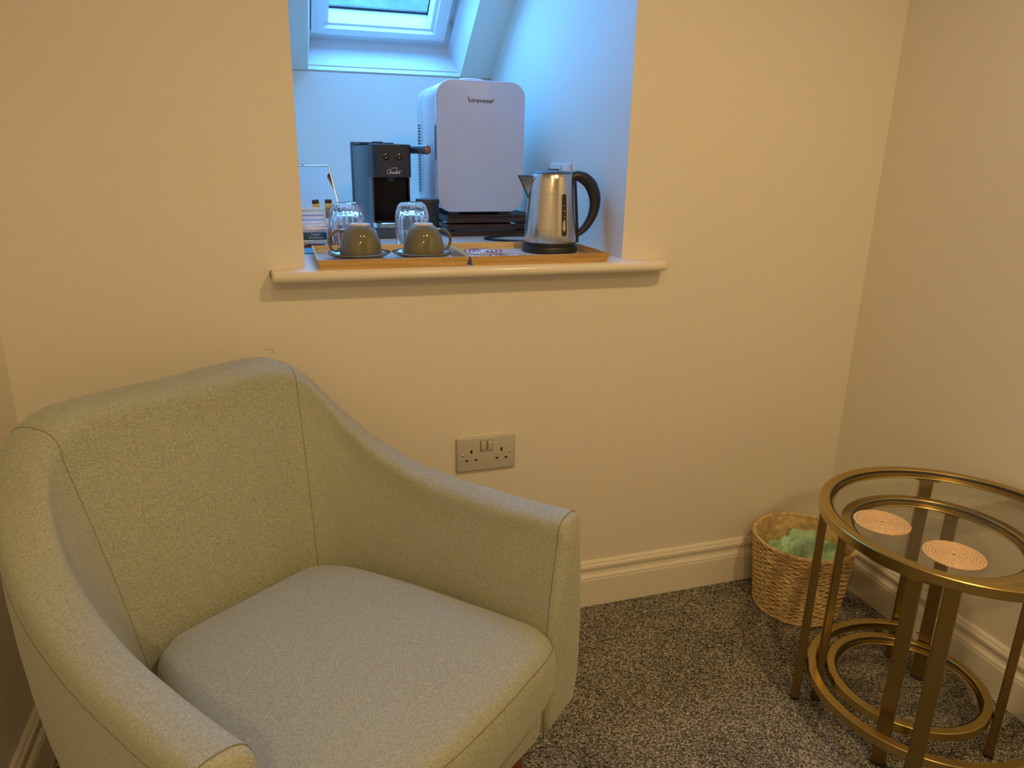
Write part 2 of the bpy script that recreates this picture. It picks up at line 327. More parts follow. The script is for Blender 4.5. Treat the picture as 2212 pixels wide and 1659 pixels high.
# ------------------------------------------------------------------ double sockets
def socket(loc, rz, label, plate_m):
    t = empty('wall_socket', loc, rz); tag(t, label, 'socket')
    MB().bbox(-.073, .073, -.0095, 0, -.043, .043, .003, 3).build('faceplate', plate_m, t, True, sharp=50)
    for x in (-.0085, .0085):
        r = MB().bbox(-.0062, .0062, -.0035, .003, -.0125, .0125, .0015, 2).build('rocker', plate_m, t, True, sharp=50); r.location = (x, -.0105, .0205); r.rotation_euler = (.10, 0, 0)
        rim = MB()
        P = [(x+px, -.0097, .0205+pz) for px, pz in rrect(.0145, .027, .0025, 4)]
        rim.tube(P, .0006, 5, closed=True).build('rocker_gap', MT['seam'], r.parent)
    for x in (-.0375, .0375):
        for dx, dz, w_, h_ in ((0, .0075, .0045, .0085), (-.0113, -.0145, .0068, .0042), (.0113, -.0145, .0068, .0042)):
            MB().box(x+dx-w_/2, x+dx+w_/2, -.0098, -.004, dz-h_/2, dz+h_/2).build('pin_hole', MT['pin'], t)
    for x in (-.0585, .0585):
        s_ = MB().lathe([(0, .0018), (.0022, .0014), (.0034, 0)], 16).build('screw', MT['scr'], t, True); s_.location = (x, -.0094, 0); s_.rotation_euler = (PI/2, 0, 0)
    return t
socket((-1.0373, 0, .4755), 0, 'cream double wall socket above the armchair arm', MT['plate'])
socket((RXR, .408, 1.098), -PI/2, 'white double wall socket behind the kettle', MT['platew'])
# ================================================================== ARMCHAIR (local: x = across u, -y = forward f)
CH_O = (-1.585, -.39); CH_A = math.radians(36); CH_F = (math.sin(CH_A), -math.cos(CH_A)); CH_U = (math.cos(CH_A), math.sin(CH_A))
# half stations from the back centre to the arm front: inner bottom (f,u), inner top (f,u), outer top (f,u), outer bottom (f,u), top height, top roundness
ST = [((0, 0), (-.095, 0), (-.200, 0), (-.13, 0), .788, .045),
      ((0, .08), (-.095, .09), (-.200, .10), (-.13, .09), .790, .045),
      ((.0, .145), (-.09, .182), (-.195, .205), (-.125, .18), .784, .045),
      ((.022, .180), (-.066, .232), (-.155, .272), (-.10, .245), .744, .042),
      ((.075, .205), (-.012, .256), (-.085, .312), (-.05, .277), .676, .040),
      ((.16, .225), (.075, .268), (.02, .334), (.04, .305), .620, .038),
      ((.26, .243), (.20, .277), (.165, .346), (.16, .322), .592, .036),
      ((.37, .250), (.345, .283), (.330, .352), (.325, .352), .592, .034),
      ((.470, .252), (.462, .286), (.455, .353), (.455, .368), .600, .032)]
def cr(a, b, c, d, t):
    return .5*((2*b)+(-a+c)*t+(2*a-5*b+4*c-d)*t*t+(-a+3*b-3*c+d)*t**3)
def station(t):
    # t in [-8, 8]; negative mirrors u
    s = 1 if t >= 0 else -1; t = min(abs(t), 7.9999); i = int(t); q = t-i
    def g(k):
        m = 1
        if k < 0: k = -k; m = -1
        st = ST[min(k, 8)]
        fl = []
        for p in st[:4]: fl += [p[0], p[1]*m]
        if k > 8: pass
        return fl+[st[4], st[5]]
    A, B, C, D = g(i-1), g(i), g(i+1), g(i+2)
    if i+2 > 8: D = [2*c-b for c, b in zip(C, B)]
    v = [cr(a, b, c, d, q) for a, b, c, d in zip(A, B, C, D)]
    for k in (1, 3, 5, 7): v[k] *= s
    return v
ZB, ZO = .208, .205
SEAMT = 2.45
def section(t, nin=13, narc=10, nout=8):
    ibf, ibu, itf, itu, otf, otu, obf, obu, h, r = station(t)
    P = []
    for k in range(nin):
        a = k/(nin-1); zz = ZB+(h-r-ZB)*a; q_ = max(0, (zz-.30)/(h-r-.30)); e = q_**1.15; bulge = .010*math.sin(PI*q_)
        df, du = itf-otf, itu-otu; L = math.hypot(df, du); gz = .25+.75*min(1, abs(abs(t)-SEAMT)/1.2)
        P.append((ibf+(itf-ibf)*e+bulge*gz*df/L, ibu+(itu-ibu)*e+bulge*gz*du/L, ZB+(h-r-ZB)*a))
    mf, mu = (itf+otf)/2, (itu+otu)/2; hf, hu = (itf-otf)/2, (itu-otu)/2
    for k in range(1, narc):
        a = PI*k/narc; c, s_ = math.cos(a), math.sin(a); e = .72
        cc = math.copysign(abs(c)**e, c); ss = s_**e
        P.append((mf+hf*cc, mu+hu*cc, h-r+r*ss))
    for k in range(nout):
        a = k/(nout-1); e = a**1.2; bulge = .012*math.sin(PI*a)-.012*max(0, (a-.8)/.2)**2
        df, du = otf-itf, otu-itu; L = math.hypot(df, du)
        P.append((otf+(obf-otf)*e+df/L*bulge, otu+(obu-otu)*e+du/L*bulge, h-r+(ZO-h+r)*a))
    return P     # (f, u, z)

t = empty('armchair', (CH_O[0], CH_O[1], 0), CH_A); tag(t, 'sage green woven fabric tub armchair with sloping arms beside the window wall', 'armchair')
def L_(p): return (p[1], -p[0], p[2])          # (f,u,z) -> local
def shell(name, t0, t1, n, parent):
    rows = [[L_(p) for p in section(t0+(t1-t0)*k/n)] for k in range(n+1)]
    return MB().grid(rows).build(name, MT['fabric'], parent, True)
shell('backrest', -SEAMT, SEAMT, 44, t)
arms = [shell('arm', SEAMT, 8, 44, t), shell('arm', -8, -SEAMT, 44, t)]
for sgn, arm in ((1, arms[0]), (-1, arms[1])):
    sec = section(8*sgn); zc = sum(p[2] for p in sec)/len(sec)
    fc = sum(p[0] for p in sec)/len(sec); uc = sum(p[1] for p in sec)/len(sec)
    rows = []
    for k, (g, d) in enumerate(((1, 0), (.97, .007), (.90, .012), (.75, .016), (.45, .019), (.1, .020))):
        rows.append([L_((fc+(p[0]-fc)*g+d, uc+(p[1]-uc)*g, zc+(p[2]-zc)*(1-(1-g)*.6))) for p in sec])
    MB().grid(rows, closeu=True, cap1=True).build('arm_front', MT['fabric'], arm, True)
    MB().tube([L_((p[0]+.001, p[1], p[2]+.0004)) for p in sec], .0008, 6).build('seam', MT['seam'], arm, True)
    # seam along the outer top edge and corner seam
    path = []
    for k in range(50):
        q = section(sgn*(SEAMT+(8-SEAMT)*k/49)); path.append(L_(q[13+9]))
    MB().tube(path, .0008, 6).build('seam', MT['seam'], arm, True)
    q = section(sgn*SEAMT)
    MB().tube([L_(p) for p in q[:26]], .0008, 6).build('seam', MT['seam'], arm, True)
# seat cushion
def plan(inset, fr):
    pts = []
    B = [(.004+inset, 0), (.004+inset, .10), (.010+inset, .150-inset), (.035+inset, .176-inset), (.09, .196-inset), (.2, .222-inset), (.32, .243-inset), (.395-inset*.8, .2538-inset), (fr-.050-inset, .262-inset), (fr-.020-inset, .252-inset), (fr-.004-inset, .225-inset), (fr+.004-inset, .15), (fr+.010-inset, .07), (fr+.012-inset, 0)]
    n = len(B); out = []
    full = B + [(f_, -u_) for f_, u_ in B[-2:0:-1]]
    N = len(full)
    for i in range(N):
        a, b_, c, d = [full[(i+k) % N] for k in (-1, 0, 1, 2)]
        for k in range(4): out.append((cr(a[0], b_[0], c[0], d[0], k/4), cr(a[1], b_[1], c[1], d[1], k/4)))
    return out
rows = []
CF = .507
for inset, z in ((.045, .262), (.026, .272), (.010, .295), (.002, .325), (0, .36), (.001, .395), (.005, .412), (.013, .424), (.026, .431)):
    pl = plan(inset, CF); rows.append([L_((f_, u_, z-.010*(max(0, f_)/.5)**2*(1 if z > .39 else 0))) for f_, u_ in pl])
c0 = (.245, 0)
for g in (.9, .78, .62, .45, .28, .12, .02):
    pl = plan(.026, CF); rows.append([L_((c0[0]+(f_-c0[0])*g, u_*g, .431+.016*(1-g**2.2)-.010*(max(0, c0[0]+(f_-c0[0])*g)/.5)**2)) for f_, u_ in pl])
cb_ = MB().grid(rows, closeu=True); nv = len(cb_.v); m_ = len(rows[0])
cb_.add([L_((c0[0], 0, .4448))], []); cb_.f += [(nv-m_+j, nv-m_+(j+1) % m_, nv) for j in range(m_)]
cush = cb_.build('seat_cushion', MT['fabric'], t, True)
pl = plan(.0045, CF); MB().tube([L_((f_, u_, .4125-.010*(max(0, f_)/.5)**2)) for f_, u_ in pl], .0008, 6, closed=True).build('seam', MT['seam'], cush, True)
# base: outline of the shell closed across the front, tucked in below
def baseplan(inset):
    pts = []
    for k in range(81):
        st = station(-8+16*k/80); f_, u_ = st[6], st[7]
        n = math.hypot(f_-.17, u_); pts.append((f_-(f_-.17)/n*inset, u_-u_/n*inset))
    ff = pts[0][0]
    for k in range(1, 40):
        u_ = pts[80][1]+(pts[0][1]-pts[80][1])*k/40; pts.append((ff+.010+.016*min(1, max(0, (.262-abs(u_))/.018))-inset*.6, u_))
    return pts
rows = []
for inset, z in ((.006, .33), (.006, .25), (.008, .215), (.014, .197), (.024, .182), (.042, .170), (.066, .163), (.10, .160)):
    rows.append([L_((*p, z)) for p in baseplan(inset)])
MB().grid(rows, closeu=True, cap0=True, cap1=True).build('base', MT['fabric'], t, True)
for f_, u_, df, du in ((.37, .270, .03, .02), (.37, -.270, .03, -.02), (-.02, .17, -.035, .025), (-.02, -.17, -.035, -.025)):
    MB().tube([L_((f_+df*a, u_+du*a, .178-.178*a)) for a in (0, .33, .66, .97, 1)], [.021, .0185, .016, .0135, .012], 18).build('leg', MT['redwood'], t, True, sharp=50)

# ================================================================== BRASS NEST OF TABLES
def rring(R, w_, h_, a0=0, a1=2*PI, n=96, ch=.0015):
    sec = [(R, -h_+ch), (R, -ch), (R-ch, 0), (R-w_+ch, 0), (R-w_, -ch), (R-w_, -h_+ch), (R-w_+ch, -h_), (R-ch, -h_)]
    full = abs(a1-a0) >= 2*PI-1e-6; rows = []
    for k in range(n if full else n+1):
        a = a0+(a1-a0)*k/n; rows.append([(r*math.cos(a), r*math.sin(a), z) for r, z in sec])
    return MB().grid(rows, closeu=True, closev=full, cap0=not full, cap1=not full)
def nest_table(label, loc, zt, R, zl, Rl, angs, rleg, arc, low_glass):
    t = empty('side_table', (*loc, 0)); tag(t, label, 'side table')
    W = .020
    o = rring(R, W, .020).build('top_ring', MT['brass'], t, True, (0, 0, zt), 30)
    rring(R-W+.0005, .0045, .004).build('gasket', MT['gasket'], o, True, (0, 0, -.0022), 30)
    rring(R-W+.001, .010, .004).build('glass_ledge', MT['brass'], o, True, (0, 0, -.0125), 30)
    MB().lathe([(0, -.0032), (R-W-.004, -.0032), (R-W-.0032, -.004), (R-W-.0032, -.0085), (R-W-.004, -.0092), (0, -.0092)], 96).build('glass_top', MT['tglass'], t, True, (0, 0, zt), 30)
    for a in angs:
        g = MB().bbox(-.008, .008, -.013, .013, .006, zt-.019, .0015, 1).build('leg', MT['brassd'], t, True, (rleg*math.cos(a), rleg*math.sin(a), 0), 30); g.rotation_euler = (0, 0, a)
        f_ = MB().bbox(-.0085, .0085, -.0135, .0135, 0, .008, .0015, 1).build('foot_cap', MT['foot'], g)
        pl = MB().box(-.009, .007, -.024, .024, zt-.0225, zt-.0195).build('fixing_plate', MT['brassd'], g)
        sp = MB().tube([(-.008, 0, zl-.010), (-.008-(rleg-.008-Rl)-.002, 0, zl-.010)], .005, 10).build('spacer', MT['foot'], g)
    l = rring(Rl, W-.002, .020, *arc).build('lower_ring', MT['brass'], t, True, (0, 0, zl), 30)
    if low_glass:
        rring(Rl-W+.0025, .0045, .004).build('gasket', MT['gasket'], l, True, (0, 0, -.0022), 30)
        rring(Rl-W+.003, .009, .004).build('glass_ledge', MT['brass'], l, True, (0, 0, -.0125), 30)
        MB().lathe([(0, -.0032), (Rl-W-.002, -.0032), (Rl-W-.0012, -.004), (Rl-W-.0012, -.0085), (Rl-W-.002, -.0092), (0, -.0092)], 96).build('glass_shelf', MT['tglass'], t, True, (0, 0, zl), 30)
    else:
        for a in angs[:3]:
            a = a+(.0 if a != angs[1] else -.18)
            s_ = MB().lathe([(0, .001), (.002, .001), (.0022, .003), (.0042, .003), (.005, 0)], 16).build('bolt', MT['chrome'], l, True)
            s_.location = ((Rl-W+.0025)*math.cos(a), (Rl-W+.0025)*math.sin(a), -.010); s_.rotation_euler = (0, -PI/2, a)
    return t
rad = math.radians
OC = (-.2475, -.620); IC = (-.257, -.586)
nest_table('larger round brass and glass side table with two rattan coasters on top', OC, .498, .2555, .112, .229, [rad(141), rad(57), rad(-139), rad(-40)], .242, (rad(57), rad(320)), False)
nest_table('smaller round brass and glass table nested under the larger one', IC, .450, .179, .102, .160, [rad(143), rad(32.5), rad(-147), rad(-55)], .170, (0, 2*PI), True)

# ------------------------------------------------------------------ woven coasters
def coaster_mesh(R, rows_n, n, r):
    b = MB()
    for q in range(rows_n):
        Rr = R-r-q*(R-r*1.2)/rows_n
        m = max(8, int(n*Rr/R)); seg = m*4; rows = []
        for k in range(seg):
            a = 2*PI*k/seg+q*.4; ph = m*a+q*PI
            rr_ = r*(.55+.50*abs(math.sin(ph/2)))
            rows.append([((Rr+rr_*1.05*math.cos(c))*math.cos(a), (Rr+rr_*1.05*math.cos(c))*math.sin(a), r*.55+rr_*.55*math.sin(c)+.0006*math.cos(ph)) for c in [2*PI*j/6 for j in range(6)]])
        b.grid(rows, closeu=True, closev=True)
    return b
base = coaster_mesh(.0515, 9, 58, .0031).build('woven_coaster', MT['rattan'], None, True, (-.404, -.585, .4949))
tag(base, 'round pale rattan coaster on the glass table, beside the waste basket', 'coaster')
c2 = base.copy(); COL.objects.link(c2); c2.location = (-.371, -.720, .4949); c2.rotation_euler = (0, 0, .8)
tag(c2, 'round pale rattan coaster on the glass table, farther from the waste basket', 'coaster')
for x, y, lab in ((-1.008, .140, 'round white and brown cord coaster on the right bamboo tray, nearer the back edge'), (-.972, .040, 'round white and brown cord coaster against the front edge of the kettle tray')):
    cm = coaster_mesh(.046, 9, 54, .0025).build('cord_coaster', MT['whiterope'], None, True, (x, y, S+.0046)); tag(cm, lab, 'coaster')
    dk = MB()
    for q in range(4):
        Rr = .044-q*.0105
        for k in range(int(54*Rr/.046)):
            a = 2*PI*k/int(54*Rr/.046)+q
            dk.tube([((Rr+d)*math.cos(a+e), (Rr+d)*math.sin(a+e), .0033) for d, e in ((-.0022, -.02), (.0022, .04))], .0007, 4)
    dk.build('brown_stitches', MT['browncord'], cm)

# ------------------------------------------------------------------ waste basket and bag
t = empty('waste_basket', (-.200, -.160, 0)); tag(t, 'round woven paper rope waste basket in the corner', 'basket')
HB, RB, RT = .208, .107, .128
wv = MB(); NR = 29; NS = 44
for q in range(NR):
    z = .006+q*(HB-.014)/(NR-1); R = RB+(RT-RB)*(z/HB)
    rows = []
    for k in range(NS*4):
        a = 2*PI*k/(NS*4); und = .0021*math.sin(NS*a/2+PI*q)
        zz = z+.0009*math.sin(3*a+q*1.3)+.0007*math.sin(11*a+q*2.1)
        rr_ = .0030+.0004*math.sin(NS*a+q)
        rows.append([((R+und+rr_*math.cos(c))*math.cos(a), (R+und+rr_*math.cos(c))*math.sin(a), zz+rr_*1.02*math.sin(c)) for c in [2*PI*j/6 for j in range(6)]])
    wv.grid(rows, closeu=True, closev=True)
wv.build('weave', MT['wicker'], t, True)
MB().lathe([(RB-.0035, .003), (RT-.0045, HB-.004)], 60).build('inner_core', MT['wicker'], t, True)
MB().lathe([(0, .004), (RB-.002, .004)], 60).build('bottom', MT['wicker'], t, True)
for nm, R, z, r in (('rim', RT, HB-.002, .0052), ('foot_braid', RB, .0062, .0055)):
    b = MB()
    for ph in (0, PI):
        pts = []
        for k in range(260):
            a = 2*PI*k/260; w_ = 46*a+ph; pts.append(((R+r*.5*math.cos(w_))*math.cos(a), (R+r*.5*math.cos(w_))*math.sin(a), z+r*.5*math.sin(w_)))
        b.tube(pts, r*.62, 6, closed=True)
    b.build(nm, MT['wicker'], t, True)
bb = MB(); rows = []; random.seed(3)
from mathutils import noise
def bagz(x, y):
    z = .126+.100*math.exp(-(((x+.005)/.044)**2+((y+.005)/.05)**2))+.040*math.exp(-(((x-.075)/.05)**2+((y+.045)/.05)**2))+.03*math.exp(-(((x+.07)/.03)**2+((y+.005)/.06)**2))
    n1 = noise.noise(Vector((x*24, y*24, 2.1))); n2 = noise.noise(Vector((x*36+n1, y*36, 7.7)))
    return z+.034*(1-abs(n1)*2.6)*.7+.016*(1-abs(n2)*2.6)
for i in range(44):
    R = .114*i/43; row = []
    for k in range(96):
        a = 2*PI*k/96; x, y = R*math.cos(a), R*math.sin(a); f_ = i/43
        z = bagz(x, y); z = z if f_ < .75 else z*(1-((f_-.75)/.25)**2*.35)
        row.append((x, y, min(z, HB+.010)))
    rows.append(row)
g = bb.grid(rows, closeu=True).build('bin_bag', MT['bag'], None, True, (-.200, -.160, 0)); tag(g, 'crumpled pale green bin liner inside the waste basket', 'bin bag')

# ================================================================== ON THE SILL
# ------------------------------------------------------------------ bamboo trays
def tray(label, x0, x1, y0, y1, rz=0):
    cx, cy = (x0+x1)/2, (y0+y1)/2; t = empty('serving_tray', (cx, cy, S), rz); tag(t, label, 'tray')
    a, b_ = (x1-x0)/2, (y1-y0)/2; fl_ = .0065; H = .0205; th = .004
    MB().box(-a+fl_+.001, a-fl_-.001, -b_+fl_+.001, b_-fl_-.001, 0, .004).build('tray_floor', MT['bambf'], t)
    def side(p):   # p: 8 verts
        return p
    for sx in (-1, 1):
        v = [(sx*(a-fl_), -b_+fl_, 0), (sx*(a-fl_), b_-fl_, 0), (sx*a, b_, H), (sx*a, -b_, H), (sx*(a-fl_-th), -b_+fl_+th, 0), (sx*(a-fl_-th), b_-fl_-th, 0), (sx*(a-th), b_-th, H), (sx*(a-th), -b_+th, H)]
        link('end_panel', v, [(0, 1, 2, 3), (7, 6, 5, 4), (3, 2, 6, 7), (0, 4, 5, 1), (0, 3, 7, 4), (1, 5, 6, 2)], MT['bambooy'], t)
    for sy in (-1, 1):
        v = [(-a+fl_, sy*(b_-fl_), 0), (a-fl_, sy*(b_-fl_), 0), (a, sy*b_, H), (-a, sy*b_, H), (-a+fl_+th, sy*(b_-fl_-th), 0), (a-fl_-th, sy*(b_-fl_-th), 0), (a-th, sy*(b_-th), H), (-a+th, sy*(b_-th), H)]
        link('side_panel', v, [(0, 1, 2, 3), (7, 6, 5, 4), (3, 2, 6, 7), (0, 4, 5, 1), (0, 3, 7, 4), (1, 5, 6, 2)], MT['bamboo'], t)
    return t
tray('bamboo serving tray carrying the two upside-down cups', -1.405, -1.0875, -.0435, .205)
tray('bamboo serving tray carrying the kettle', -1.0850, -.757, -.0430, .209)
TZ = S+.0041
# ------------------------------------------------------------------ cups, saucers
def saucer(loc, label):
    prof = [(.022, .0), (.026, .0), (.027, .002), (.045, .005), (.062, .0105), (.0695, .0150), (.0700, .0162), (.0690, .0168), (.060, .0135), (.044, .0085), (.030, .0058), (.0, .0050)]
    o = MB().lathe([(0, .0008)]+prof, 64).build('saucer', MT['olive'], None, True, loc); return tag(o, label, 'saucer', 'olive saucers')
def cup(loc, rz, label):
    t = empty('cup', loc, rz); tag(t, label, 'cup', 'upside-down olive cups')
    prof = [(.0428, .0012), (.0440, 0), (.0458, .0006), (.0462, .004), (.0456, .014), (.0432, .028), (.0390, .043), (.0335, .055), (.0275, .0620), (.0235, .0645), (.0222, .0655)]
    MB().lathe(prof, 56).build('bowl', MT['olive'], t, True)
    MB().lathe([(.0428, .0012), (.0425, .01), (.040, .028), (.033, .050), (.022, .058), (0, .060)], 56).build('inside', MT['olive'], t, True)
    MB().lathe([(.0222, .0652), (.0220, .0678), (.0208, .0688), (.0190, .0685), (.0178, .0672), (.0170, .0655), (0, .0650)], 56).build('foot_ring', MT['rawring'], t, True)
    pts = []; 
    C = [(.034, .053), (.045, .0545), (.056, .0500), (.0645, .0405), (.0675, .029), (.064, .0175), (.056, .011), (.0495, .0115), (.0435, .016)]
    for i in range(len(C)-1):
        a, b_, c, d = C[max(i-1, 0)], C[i], C[i+1], C[min(i+2, len(C)-1)]
        for k in range(5): pts.append((cr(a[0], b_[0], c[0], d[0], k/5), 0, cr(a[1], b_[1], c[1], d[1], k/5)))
    pts.append((C[-1][0], 0, C[-1][1]))
    MB().tube(pts, [(.0045, .0032)]*len(pts), 10, up=(0, 1, 0)).build('handle', MT['olive'], t, True)
    return t
saucer((-1.310, .072, TZ), 'olive glazed saucer under the cup whose handle points to the coffee sachets'); saucer((-1.168, .062, TZ), 'olive glazed saucer under the cup whose handle points to the kettle')
cup((-1.305, .075, TZ+.0090), rad(178), 'upside-down olive glazed cup with handle towards the tea sachets')
cup((-1.1675, .063, TZ+.0090), rad(14), 'upside-down olive glazed cup with handle towards the kettle')
# ------------------------------------------------------------------ ribbed tumblers, upside down behind the tray
def tumbler(loc, label):
    prof = [(.0340, 0), (.0352, .0015), (.0375, .012), (.0402, .034), (.0412, .058), (.0405, .078), (.0380, .095), (.0335, .107), (.0285, .1130), (.0260, .1150), (.0235, .1142), (.0, .1120)]
    n = 72; rows = []
    for i, (r, z) in enumerate(prof):
        k_ = .0014 if .004 < z < .112 else 0
        rows.append([((r+k_*math.cos(18*2*PI*k/n))*math.cos(2*PI*k/n), (r+k_*math.cos(18*2*PI*k/n))*math.sin(2*PI*k/n), z) for k in range(n)])
    t = empty('tumbler', loc); tag(t, label, 'glass', 'upside-down glass tumblers')
    inner = [(0, .0955), (.020, .0935), (.0290, .084), (.0335, .070), (.0362, .050), (.0358, .030), (.0345, .012), (.0330, .0012)]
    for r, z in reversed(inner): rows.insert(0, [(r*math.cos(2*PI*k/n), r*math.sin(2*PI*k/n), z) for k in range(n)])
    MB().grid(rows, closeu=True).build('glass_wall', MT['clear'], t, True)
    return t
tumbler((-1.316, .258, S), 'clear ribbed glass tumbler standing upside down beside the tea sachets'); tumbler((-1.158, .256, S), 'clear ribbed glass tumbler standing upside down in front of the coffee machine')
# ------------------------------------------------------------------ teaspoons
def spoon(loc, rz, tilt, label):
    t = empty('teaspoon', loc, rz); tag(t, label, 'spoon', 'silver teaspoons')
    pts = [(-.068, 0, .0022), (-.04, 0, .0035), (-.01, 0, .0045), (.02, 0, .0035), (.036, 0, .0028)]
    MB().tube(pts, [(.0009, .0042), (.0009, .0034), (.001, .0022), (.0011, .002), (.001, .004)], 8, up=(0, 0, 1)).build('handle', MT['chrome'], t, True)
    rows = []
    for i in range(9):
        a = PI*i/8; x = .053-.018*math.cos(a); w_ = .0125*math.sin(a)**.7+.0006
        rows.append([(x, w_*math.cos(b_), .0012+.0032*(math.cos(b_)**2)*math.sin(a)+.0008*k) for k, b_ in [(0, PI*j/8) for j in range(9)]])
    MB().grid(rows).build('spoon_bowl', MT['chrome'], t, True)
    t.rotation_euler = (0, tilt, rz); return t
spoon((-1.352, .150, TZ+.004), rad(-38), .03, 'silver teaspoon on the tray behind the cup near the tea sachets'); spoon((-1.112, .130, TZ+.004), rad(60), .03, 'silver teaspoon on the tray behind the cup near the kettle')

# ------------------------------------------------------------------ kettle
t = empty('electric_kettle', (-.838, .138, TZ), rad(-6)); tag(t, 'brushed steel electric kettle with black handle on the bamboo tray', 'kettle')
MB().lathe([(0, 0), (.066, 0), (.068, .002), (.0675, .012), (.066, .0155), (.064, .0165), (.064, .0185), (.0655, .0195), (.0650, .0245), (.0635, .026), (0, .026)], 64).build('power_base', MT['black'], t, True, sharp=35)
MB().lathe([(.0640, .0255), (.0645, .028), (.0628, .060), (.0595, .100), (.0560, .140), (.0528, .172), (.0505, .183), (.0490, .185)], 72).build('body', MT['steel'], t, True, sharp=50)
ld = MB().lathe([(.0495, .1835), (.0490, .1870), (.040, .1905), (.020, .1925), (0, .1930)], 56).build('lid', MT['charcoal'], t, True)
MB().bbox(-.010, .016, -.008, .008, .1905, .1955, .002).build('lid_button', MT['black'], ld, True)
# triangular spout
sp = [(-.046, -.019, .178), (-.046, .019, .178), (-.0545, 0, .128), (-.078, -.013, .1785), (-.078, .013, .1785), (-.0605, 0, .134)]
ap = (-.0825, 0, .1790)
spo = MB().add([(-.050, -.024, .1785), (-.050, .024, .1785), (-.0545, 0, .127), ap, (-.050, -.021, .1775), (-.050, .021, .1775), (-.053, 0, .132), (-.080, 0, .1780)],
    [(0, 2, 3), (2, 1, 3), (4, 7, 6), (6, 7, 5), (0, 3, 7, 4), (3, 1, 5, 7)]).build('spout', MT['steel'], t)
MB().tube([(-.050, -.024, .1785), ap, (-.050, .024, .1785)], .0011, 6).build('spout_lip', MT['black'], spo)
MB().tube([(-.0560, -.001, .126), ap], .0011, 6).build('spout_edge', MT['black'], spo)
# gauge window on the front (towards the room)
def onbody(a, z, off=0):
    R = [(.028, .0645), (.060, .0628), (.100, .0595), (.140, .0560), (.172, .0528), (.185, .049)]
    for (z0, r0_), (z1, r1_) in zip(R, R[1:]):
        if z0 <= z <= z1: r = r0_+(r1_-r0_)*(z-z0)/(z1-z0); break
    return ((r+off)*math.cos(a), (r+off)*math.sin(a), z)
ga = rad(-72)
def capsule(w_, z0, z1, off, name, m, parent):
    pts = []
    for k in range(13): pts.append((w_*math.cos(PI*k/12), z1-w_*.06+w_*.06*0+ .062*w_*math.sin(PI*k/12)/ .062))
    P = [(c, zz) for c, zz in pts]+[(-c, z0-(zz-z1)) for c, zz in pts]
    return [onbody(ga+c/.058, zz, off) for c, zz in P]
P = capsule(.0078, .048, .134, .0006, '', None, None); gz = MB(); gz.add(P, [tuple(range(len(P)))]); gzo = gz.build('gauge_window', MT['water'], t)
MB().tube(P, .0012, 6, closed=True).build('gauge_rim', MT['chrome'], gzo, True)
mk = MB()
for zz in (.062, .075, .088, .101, .114): 
    a_, b_ = onbody(ga-.03, zz, .0013), onbody(ga+.05, zz, .0013); mk.tube([a_, b_], .0005, 4)
mk.build('level_marks', MT['print_w'], gzo)
# handle on the right
st = MB(); rows = []
for z in (.022, .03, .06, .10, .14, .172, .184):
    R = onbody(0, max(.028, z), 0)[0] if z >= .028 else .0645
    rows.append([(R-.004, -.012, z), (R+.0065, -.009, z), (R+.0065, .009, z), (R-.004, .012, z)])
st.grid(rows, closeu=True, cap0=True, cap1=True).build('handle_strap', MT['black'], t)
C = [(.048, .176), (.064, .1795), (.082, .1735), (.099, .158), (.1095, .134), (.1110, .108), (.1045, .083), (.093, .063), (.080, .049), (.066, .040)]
pts = []; rs = []; RR = [.011, .0125, .0145, .0155, .0145, .0125, .0108, .0095, .0085, .0075]
for i in range(len(C)-1):
    a, b_, c, d = C[max(i-1, 0)], C[i], C[i+1], C[min(i+2, len(C)-1)]
    for k in range(5):
        pts.append((cr(a[0], b_[0], c[0], d[0], k/5), 0, cr(a[1], b_[1], c[1], d[1], k/5))); q = RR[i]+(RR[i+1]-RR[i])*k/5; rs.append((.0125, q))
pts.append((C[-1][0], 0, C[-1][1])); rs.append((.0125, RR[-1]))
hd = MB().tube(pts, rs, 14, up=(0, 1, 0)).build('handle', MT['black'], t, True)
MB().bbox(.094, .108, -.006, .006, .158, .169, .002).build('lid_release', MT['black'], hd, True)
cord = [(.030, .060, .008), (.040, .066, .020), (.045, .075, .0215), (.045, .090, .010), (.03, .12, -.0006), (-.01, .20, -.0006), (-.09, .25, -.0005), (-.11, .30, -.0005), (-.02, .36, -.0005), (.09, .33, .010), (.116, .29, .09), (.120, .285, .14)]
pts = []
for i in range(len(cord)-1):
    a, b_, c, d = cord[max(i-1, 0)], cord[i], cord[i+1], cord[min(i+2, len(cord)-1)]
    for k in range(6): pts.append(tuple(cr(a[j], b_[j], c[j], d[j], k/6) for j in range(3)))
MB().tube([(x, y, max(z, -.0006)) for x, y, z in pts], .0034, 8).build('power_cord', MT['black'], t, True)

# ------------------------------------------------------------------ slatted crate under the fridge
CX0, CX1, CY0, CY1 = -1.008, -.742, .520, .800
t = empty('wooden_crate', (CX0, CY0, S)); tag(t, 'dark stained slatted wooden crate under the mini fridge', 'crate')
Wc, Dc, Hc = CX1-CX0, CY1-CY0, .054
for z0 in (.0, .0195, .039):
    MB().bbox(0, Wc, 0, .008, z0, z0+.015, .001, 1).build('front_slat', MT['darkwood'], t)
    MB().bbox(0, Wc, Dc-.008, Dc, z0, z0+.015, .001, 1).build('back_slat', MT['darkwood'], t)
    for x in (0, Wc-.008): MB().bbox(x, x+.008, .0085, Dc-.0085, z0, z0+.015, .001, 1).build('end_slat', MT['darkwoody'], t)
for k in range(7):
    y = .002+k*(Dc-.036)/6; MB().bbox(0, Wc, y, y+.030, Hc+.0005, Hc+.0065, .001, 1).build('top_slat', MT['darkwood'], t)
for x in (.009, Wc-.021):
    for y in (.009, Dc-.021): MB().box(x, x+.012, y, y+.012, 0, Hc).build('corner_post', MT['darkwood'], t)
